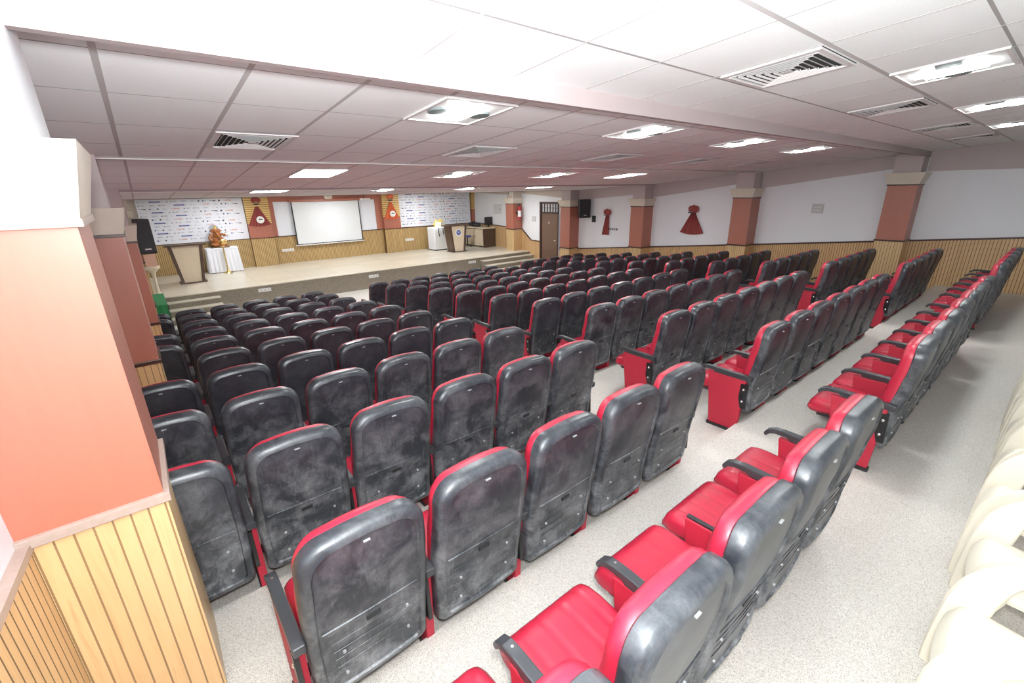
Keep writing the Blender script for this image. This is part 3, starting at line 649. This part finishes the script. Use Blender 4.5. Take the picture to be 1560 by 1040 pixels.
# ------------------------------------------------------------------ ceiling fittings
ORD = ['first', 'second', 'third', 'fourth', 'fifth', 'sixth']
SEC = {0: 'nearest', 1: 'second', 2: 'third', 3: 'fourth'}
def place_on(f, x, y):     # empty lying in the raked ceiling plane
    return Vector((x, y, cz(f, y)))
def vent_proto():
    r = thing('ceiling_vent', 'x', 'vent', (0, 0, 0), 'square air vents in the ceiling')
    MB().box(-.285, .285, -.27, .27, -.002, .004).build('backing', M['void'], r)
    b = MB()
    for q, s_ in ((0, .27), (1, .27)):
        pass
    for (a, c) in ((.245, .285),):
        b.box(-c, c, -c + .02, -a + .02, -.012, 0).box(-c, c, a - .02, c - .02, -.012, 0).box(-c, -a, -a + .02, a - .02, -.012, 0).box(a, c, -a + .02, a - .02, -.012, 0)
    b.build('frame', M['vent'], r)
    b = MB(); b.box(-.03, .03, -.03, .03, -.016, -.014)
    for q in range(6):
        a = .236 - q * .036; t = .007; z0, z1 = -.016, -.007
        for s_ in (-1, 1):
            b.prism([(s_ * a, z0), (s_ * (a - t), z1), (s_ * (a - t) - .003 * s_, z1), (s_ * a - .004 * s_, z0)], -a, a, 'y')
            b.prism([(s_ * (a - .0), z0), (s_ * (a - t), z1), (s_ * (a - t) - .003 * s_, z1), (s_ * a - .004 * s_, z0)], -a, a, 'x')
    b.build('louvres', M['vent'], r)
    return r
def led_proto():
    r = thing('ceiling_light', 'x', 'ceiling light', (0, 0, 0), 'square ceiling lights')
    b = MB(); b.box(-.285, .285, -.285, -.27, -.012, 0).box(-.285, .285, .27, .285, -.012, 0).box(-.285, -.27, -.27, .27, -.012, 0).box(.27, .285, -.27, .27, -.012, 0); b.build('frame', M['vent'], r)
    MB().box(-.27, .27, -.27, .27, -.008, -.002).build('diffuser', M['led'], r)
    return r
def trof_proto():
    r = thing('ceiling_light', 'x', 'ceiling light', (0, 0, 0), 'square ceiling lights')
    b = MB(); b.box(-.285, .285, -.285, -.262, -.014, 0).box(-.285, .285, .262, .285, -.014, 0).box(-.285, -.262, -.262, .262, -.014, 0).box(.262, .285, -.262, .262, -.014, 0); b.build('frame', M['vent'], r)
    MB().box(-.262, .262, -.262, .262, -.006, -.001).build('reflector', M['reflector'], r)
    for s_ in (-1, 1): MB().cyl((s_ * .175, 0, -.006), (s_ * .175, 0, -.018), .075, .07, 24).build('end_disc', M['lampgrey'], r)
    for s_ in (-1, 1): MB().box(s_ * .055 - .047, s_ * .055 + .047, -.16, .16, -.022, -.008, .006).build('lamp_tube', M['tube'], r)
    MB().box(-.004, .004, -.2, .2, -.026, -.008).build('divider', M['vent'], r)
    return r
def copytree(o, parent=None):
    c = o.copy(); C.objects.link(c)
    if parent is not None: c.parent = parent
    for ch in list(o.children):
        copytree(ch, c)
    return c
first = {}
def put(kind, f, x, y, sy, label):
    mk = {'vent': vent_proto, 'led': led_proto, 'trof': trof_proto}[kind]
    if kind not in first: first[kind] = mk(); o = first[kind]
    else: o = copytree(first[kind])
    o.location = place_on(f, x, y); o.rotation_euler = (-math.atan(f[3]), 0, 0); o.scale = (1, sy, 1); o['label'] = label
    return o
NAMES = {'vent': 'square white louvred vent', 'led': 'flat bright square panel light', 'trof': 'square recessed light with round reflectors'}
lamp_spots = []
def row(kinds, fi, P_, x0, ks, ya, yb, what):
    f = fields[fi]; n_ = 0
    for kd, kk in zip(kinds, ks):
        x = x0 + (kk + .5) * P_; n_ += 1
        put(kd, f, x, (ya + yb) / 2, (yb - ya) / .57, '%s, %s from the left in the %s ceiling bay' % (NAMES[kd], ORD[n_ - 1], SEC[fi]))
        if kd != 'vent': lamp_spots.append((x, (ya + yb) / 2, cz(f, (ya + yb) / 2), kd))
row(['vent'] * 4, 0, P1, .01, (5, 9.1, 13.4, 17.2), 1.03, 1.61, 'vent')
row(['trof'] * 3, 0, P1, .01, (6.9, 10.9, 14.9), .46, 1.01, 'light')
row(['trof'] * 4, 1, P2, .0, (3, 7, 10.9, 14.9), 2.64, 3.27, 'light')
row(['vent'] * 5, 1, P2, .03, (1, 5.1, 9.3, 13.3, 17.3), 4.06, 4.77, 'vent')
row(['led', 'trof', 'trof', 'led'], 2, P2, .06, (3, 7, 10.9, 14.9), 6.15, 6.97, 'light')
fields_stage = fields[4]  # panel lights lying edge-on to the view, added to brighten the stage
for n_, (x, y) in enumerate([(2.2, 14.2), (5.2, 14.2), (8.2, 14.2), (11.2, 14.2), (2.2, 17.2), (5.9, 17.2), (9.6, 17.2)]):
    put('led', fields_stage, x, y, 1., 'flat square panel light added to brighten the stage, %s' % ['front row leftmost', 'front row second from left', 'front row third from left', 'front row rightmost', 'rear row leftmost', 'rear row middle', 'rear row rightmost'][n_])
row(['led', 'trof', 'trof', 'led'], 3, P2, .06, (3, 7.1, 10.9, 15.2), 9.26, 9.89, 'light')

# ------------------------------------------------------------------ auditorium chairs
def prof(z):
    P = [(.2, .018), (.35, .008), (.5, -.010), (.7, -.045), (.85, -.070), (.95, -.075), (1.07, -.058)]
    for (a, ya), (b_, yb) in zip(P, P[1:]):
        if z <= b_: t = max(0, (z - a) / (b_ - a)); t = t * t * (3 - 2 * t) * .5 + t * .5; return ya + (yb - ya) * t
    return P[-1][1]
def outline(zb, zt, wb=.248, wm=.257, wt=.245, rt=.112, rb=.035):
    R = []
    def hw(z):
        t = (z - zb) / (zt - zb)
        return wb + (wm - wb) * min(1, t / .35) if t < .35 else (wm + (wt - wm) * max(0, (t - .55) / .45) if t > .55 else wm)
    n_ = 8
    for i in range(n_ + 1):
        a = -PI / 2 + PI / 2 * i / n_; R.append((hw(zb) - rb + rb * math.cos(a), zb + rb + rb * math.sin(a)))
    for i in range(1, 12): z = zb + rb + (zt - rt - zb - rb) * i / 12; R.append((hw(z), z))
    n_ = 12; w = hw(zt - rt)
    for i in range(n_ + 1):
        a = PI / 2 * i / n_; R.append((w - rt + rt * math.cos(a), zt - rt + rt * math.sin(a) * .94))
    top = R[-1]
    R.append((top[0] * .5, top[1] + .007))
    R.append((0, top[1] + .009))
    L = [(-x, z) for x, z in R[::-1][1:]]
    R = R + L
    R.append((-.1, zb)); R.append((0, zb)); R.append((.1, zb))
    return R
def shaped(loops, zb, zt, dx=0, **kw):
    O = outline(zb, zt, **kw); zc = (zb + zt) / 2; H = (zt - zb) / 2; out = []
    for (sx, sz, y) in loops:
        lp = []
        for x, z in O:
            X = x * sx; Z = zc + (z - zc) * sz
            lp.append((X, y + prof(Z) + .10 * X * X * 2, Z))
        out.append(lp)
    return out
def ins(d, w=.256, h=.42): return (1 - d / w, 1 - d / h)
def chair_proto():
    r = thing('auditorium_chair', 'x', 'chair', (0, 0, 0))
    b = MB(); F = [(*ins(.010), .078), (*ins(.0), .066), (*ins(0), .026), (*ins(.006), .010), (*ins(.02), .001), (*ins(.040), -.001), (*ins(.046), .009), (*ins(.054), .010)]
    F += [(.6, .72, .010), (.42, .55, .010), (.22, .32, .010), (.04, .06, .010)]
    b.loft(shaped(F, .195, 1.030))
    def ridge(z, w, rr):
        b.tube([(x, prof(z) + .2 * x * x + .008, z + .006 * (1 - (x / w) ** 2)) for x in [w * (-1 + i / 5) for i in range(11)]], rr, 6)
    ridge(.585, .20, .0055)
    for z, w in ((.50, .17), (.45, .17), (.40, .165), (.35, .16)): ridge(z, w, .0016)
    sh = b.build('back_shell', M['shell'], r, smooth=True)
    y_ = prof(.55); sub(MB().box(-.03, .03, y_ + .001, y_ + .014, .538, .558, .002).build('pull_slot', M['black'], r), sh)
    for x, z in ((-.13, .43), (.15, .47), (-.13, .30), (.15, .33)):
        y_ = prof(z) + .2 * x * x; sub(MB().cyl((x, y_ + .002, z), (x, y_ + .012, z), .0065, seg=8).build('screw', M['screwgrey'], r), sh)
    y_ = prof(.965); sub(MB().box(-.013, .013, y_ + .001, y_ + .01, .962, .967).build('top_clip', M['screwgrey'], r), sh)
    b = MB(); F = [(*ins(.006), .066), (*ins(.0), .074), (*ins(.0), .100), (*ins(.010), .124), (*ins(.035), .140), (*ins(.075), .147), (.45, .6, .150), (.2, .3, .150), (.04, .06, .150)]
    b.loft(shaped(F, .40, 1.026, wb=.238, wm=.254, wt=.236, rt=.118)); b.build('backrest_cushion', M['leather'], r, smooth=True)
    # seat cushion : sections along y
    secs = []
    xs = [-.238 + .476 * i / 34 for i in range(35)]
    for (y_, s, zt_, zb_) in ((.10, .98, .425, .34), (.14, 1, .430, .335), (.25, 1, .434, .33), (.36, 1, .442, .325), (.45, 1, .448, .32), (.50, .995, .446, .315), (.535, .98, .434, .315), (.558, .955, .405, .325), (.564, .93, .375, .345)):
        lp = []
        for x in xs:
            e = abs(x) / .238; round_ = .034 * max(0, (e - .82) / .18) ** 2
            g = 0
            for gx in (-.155, -.055, .055, .155):
                g = max(g, .0055 * max(0, 1 - abs(x - gx) / .012))
            lp.append((x * s, y_, zt_ - round_ - (g if y_ < .52 else g * .4)))
        for x in xs[::-1][::2]:
            e = abs(x) / .238; lp.append((x * s * .99, y_, zb_ + .03 * max(0, (e - .85) / .15) ** 2))
        secs.append(lp)
    MB().loft(secs).build('seat_cushion', M['leather'], r, smooth=True)
    MB().box(-.20, .20, .10, .50, .29, .33, .01).build('seat_pan', M['black'], r)
    MB().box(-.262, .262, .13, .17, .27, .30).build('cross_rail', M['blackmetal'], r)
    return r
def arm_parts(r, x, top=True):
    if top:
        P = [(.015, .530), (.012, .572), (.05, .580), (.20, .583), (.38, .590), (.44, .586), (.482, .566), (.498, .540), (.492, .523), (.478, .525), (.462, .545), (.43, .556), (.36, .556), (.34, .540), (.12, .536)]
        a = MB().prism(P, x - .024, x + .024, 'x', .007).build('armrest', M['black_arm'], r)
        sub(MB().cyl((x, .41, .584), (x, .41, .594), .006, seg=8).build('armrest_screw', M['chrome'], r), a)
    else:
        MB().box(x - .012, x + .012, .10, .40, .53, .545).build('armrest_rail', M['black'], r)
    MB().prism([(.085, .028), (.345, .028), (.405, .535), (.055, .535)], x - .021, x + .021, 'x', .006).build('side_panel', M['panelred'], r)
    MB().box(x - .026, x + .026, .075, .36, 0., .03).build('foot_plate', M['black'], r)
    br_ = MB().prism([(.03, .27), (.075, .27), (.10, .36), (.095, .50), (.04, .505)], x - .024, x - .004, 'x').build('hinge_bracket', M['blackmetal'], r)
    for z in (.335, .45): sub(MB().ball((x - .026, .066, z), .0115, (.6, 1, 1), 8).build('bolt', M['chrome'], r), br_)
M['black_arm'] = mat('armrest_plastic', (.028, .030, .034), .36)
base = chair_proto(); arm_parts(base, -.28)
last = copytree(base); arm_parts(last, .28)               # the right-hand end chair has a second arm
bare = chair_proto(); arm_parts(bare, -.28, top=False)    # armrest pad missing
ROWN = ['back', 'second', 'third', 'fourth', 'fifth', 'sixth', 'seventh', 'eighth', 'ninth', 'tenth', 'front']
NUM = ['first', 'second', 'third', 'fourth', 'fifth', 'sixth', 'seventh']
def used(o): return o.get('placed', 0)
def rowname(j): return 'back row' if j == 0 else ('front row' if j == 10 else '%s row from the back' % ROWN[j])
far_meshes = {}
def place(src, x, j, block, lab):
    if not src.get('used_'):
        o = src; src['used_'] = 1
    else: o = copytree(src)
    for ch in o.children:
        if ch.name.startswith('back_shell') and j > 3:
            if src not in far_meshes: me = ch.data.copy(); me.materials[0] = M['shell_far']; far_meshes[src] = me
            ch.data = far_meshes[src]
    o.location = (x, OY + DY * j, fz(j)); o['label'] = lab; o['category'] = 'chair'; o['group'] = 'red and black chairs of the %s block' % block
    rnd = random.Random(int(x * 1000) + j * 77); o.rotation_euler = (0, 0, math.radians(rnd.uniform(-.6, .6)))
    if 'used_' in o.keys() and o is not src: del o['used_']
    return o
for j in range(11):
    cs = [4, 3, 2, 1, 0]
    if j in (2, 3, 4, 6, 7, 9, 10): cs = [5] + cs
    for q, c in enumerate(cs):
        x = OX - c * PITCH + 0
        src = last if c == 0 else (bare if (j, c) in ((0, 1),) else base)
        dusty = 'dusty ' if j < 3 else ''
        noarm = ', armrest pad missing' if (j, c) == (0, 1) else ''
        if noarm: lab = 'red and black auditorium chair missing its armrest pad, left block, back row'
        else: lab = '%sred-black auditorium chair, left block, %s, %s from the aisle' % (dusty, rowname(j), NUM[c])
        place(src, x, j, 'left', lab)
    for i in range(7):
        place(last if i == 6 else base, OX + (1 + i) * PITCH + A1, j, 'middle', 'red-black auditorium chair, middle block, %s, %s from its left end' % (rowname(j), NUM[i]))
    for i in range(5):
        place(last if i == 4 else base, OX + (8 + i) * PITCH + A1 + A2, j, 'right', 'red-black auditorium chair, right block, %s, %s from its left end' % (rowname(j), NUM[i]))
for o in (base, last, bare):
    if 'used_' in o.keys(): del o['used_']

# ------------------------------------------------------------------ cream moulded plastic chairs
def ribbon(b, path, widths, wdir, th):
    # flat bar: path points, half width along wdir, thickness across
    loops = []
    for i, (p, w) in enumerate(zip(path, widths)):
        p = Vector(p); t = (Vector(path[min(i + 1, len(path) - 1)]) - Vector(path[max(i - 1, 0)])).normalized()
        W = Vector(wdir).normalized(); N = t.cross(W).normalized(); W = N.cross(t).normalized()
        k_ = 10; loops.append([tuple(p + W * (w * math.copysign(abs(math.cos(a)) ** .6, math.cos(a))) + N * (th * math.copysign(abs(math.sin(a)) ** .6, math.sin(a)))) for a in [2 * PI * q / k_ for q in range(k_)]])
    b.loft(loops)
def smoothpath(P, n=6):
    out = []
    for i in range(len(P) - 1):
        p0, p1, p2, p3 = [Vector(P[max(0, min(len(P) - 1, i + d))]) for d in (-1, 0, 1, 2)]
        for q in range(n):
            t = q / n; out.append(.5 * ((2 * p1) + (p2 - p0) * t + (2 * p0 - 5 * p1 + 4 * p2 - p3) * t * t + (3 * p1 - p0 - 3 * p2 + p3) * t ** 3))
    out.append(Vector(P[-1])); return out
def interp(W, n):
    out = []
    for i in range(len(W) - 1): out += [W[i] + (W[i + 1] - W[i]) * q / n for q in range(n)]
    return out + [W[-1]]
def plastic_chair():
    r = thing('plastic_chair', 'x', 'chair', (0, 0, 0), 'cream plastic armchairs')
    def sf(u, v):
        t = u * 2 - 1; y = -.03 - .43 * v; w = .235 - .02 * v
        e = abs(t) ** 6; fr = max(0, (.14 - v) / .14)
        return Vector((t * w * (1 - .10 * fr * fr), y + .02 * (1 - t * t) * (v < .2), .425 - .03 * v - .02 * (1 - t * t) - .035 * e - .055 * fr * fr))
    b = MB(); b.grid(sf, 24, 16); b.grid(lambda u, v: sf(u, v) - Vector((0, 0, .012)), 24, 16)
    b.build('seat', M['cream'], r, smooth=True)
    def bf(u, v):
        t = u * 2 - 1; w = .205 + .02 * math.sin(v * PI) - .05 * max(0, v - .8) / .2
        return Vector((t * w, -.45 - .12 * v + .05 * t * t, .40 + .42 * v - .03 * t * t * (v > .8)))
    b = MB()
    for a, c in ((0, .12), (.2, .3), (.37, .47), (.53, .63), (.70, .80), (.88, 1.)):
        b.grid(lambda u, v: bf(a + (c - a) * u, .06 + .76 * v), 4, 10); b.grid(lambda u, v: bf(a + (c - a) * u, .06 + .76 * v) + Vector((0, -.009, 0)), 4, 10)
    for a, c in ((0, .08), (.80, 1.)):
        b.grid(lambda u, v: bf(u, a + (c - a) * v), 20, 4); b.grid(lambda u, v: bf(u, a + (c - a) * v) + Vector((0, -.010, 0)), 20, 4)
    b.build('backrest', M['cream'], r, smooth=True)
    for s in (-1, 1):
        P = [(s * .250, -.03, 0), (s * .246, -.045, .2), (s * .243, -.075, .38), (s * .247, -.10, .49), (s * .258, -.155, .585), (s * .266, -.23, .63), (s * .265, -.33, .64), (s * .25, -.42, .63), (s * .22, -.49, .61)]
        b = MB(); ribbon(b, smoothpath(P), interp([.036, .050, .070, .064, .048, .036, .030, .028, .028], 6), (0, 1, .25), .013)
        ribbon(b, smoothpath([(s * .262, -.15, .60), (s * .268, -.22, .646), (s * .268, -.33, .654), (s * .255, -.42, .644), (s * .22, -.50, .62)]), interp([.016, .028, .030, .028, .02], 6), (1, 0, 0), .011)
        b.build('front_leg_and_armrest', M['cream'], r, smooth=True)
        P = [(s * .235, -.56, 0), (s * .225, -.50, .2), (s * .21, -.44, .42)]
        b = MB(); ribbon(b, smoothpath(P), interp([.028, .04, .05], 6), (0, 1, 0), .014); b.build('rear_leg', M['cream'], r, smooth=True)
    return r
pc = plastic_chair()
PX = [1.87, 2.49, 3.12, 3.75, 4.38, 5.0, 5.62]
for q, x in enumerate(PX):
    o = pc if q == 0 else copytree(pc)
    o.location = (x + .25, -.045 + random.Random(q).uniform(-.015, .015), FZ); o.rotation_euler = (0, 0, math.radians(random.Random(q + 5).uniform(-3, 3)))
    o['label'] = 'cream moulded plastic armchair by the rear wall, %s from the viewer' % (NUM[q] + ' in the line'); o['category'] = 'chair'

# ------------------------------------------------------------------ lights
def area(name, loc, size, energy, col=(1, 1, 1), rot=(0, 0, 0), sy=None):
    l = bpy.data.lights.new(name, 'AREA'); l.energy = energy; l.color = col; l.size = size
    if sy: l.shape = 'RECTANGLE'; l.size_y = sy
    o = bpy.data.objects.new(name, l); C.objects.link(o); o.location = loc; o.rotation_euler = rot; return o
# the photographer's flash sits just above the lens
l = bpy.data.lights.new('camera_flash', 'POINT'); l.energy = 255.; l.shadow_soft_size = .06; l.color = (.97, 1., 1.)
o = bpy.data.objects.new('camera_flash', l); C.objects.link(o); o.location = (.03, -.02, .17)
l = bpy.data.lights.new('tilted_flash_head', 'SPOT'); l.energy = 900.; l.shadow_soft_size = .06; l.color = (.95, .99, 1.); l.spot_size = math.radians(140); l.spot_blend = .9
o = bpy.data.objects.new('tilted_flash_head', l); C.objects.link(o); o.location = (.03, -.02, .17)
o.rotation_euler = Vector((.45, .55, .75)).to_track_quat('-Z', 'Y').to_euler()
w = bpy.data.worlds.new('world'); bpy.context.scene.world = w; w.use_nodes = True
w.node_tree.nodes['Background'].inputs[0].default_value = (.8, .82, .9, 1); w.node_tree.nodes['Background'].inputs[1].default_value = .15

for o in bpy.data.objects:
    if o.parent is None: o.location.z += ZO
sc = bpy.context.scene
sc.view_settings.view_transform = 'Standard'; sc.view_settings.look = 'None'; sc.view_settings.exposure = 0.; sc.view_settings.gamma = 1.
sc.view_settings.use_curve_mapping = False
sc.cycles.use_denoising = True
sc.cycles.max_bounces = 6; sc.cycles.diffuse_bounces = 4; sc.cycles.glossy_bounces = 3
sc.cycles.sample_clamp_indirect = 6.
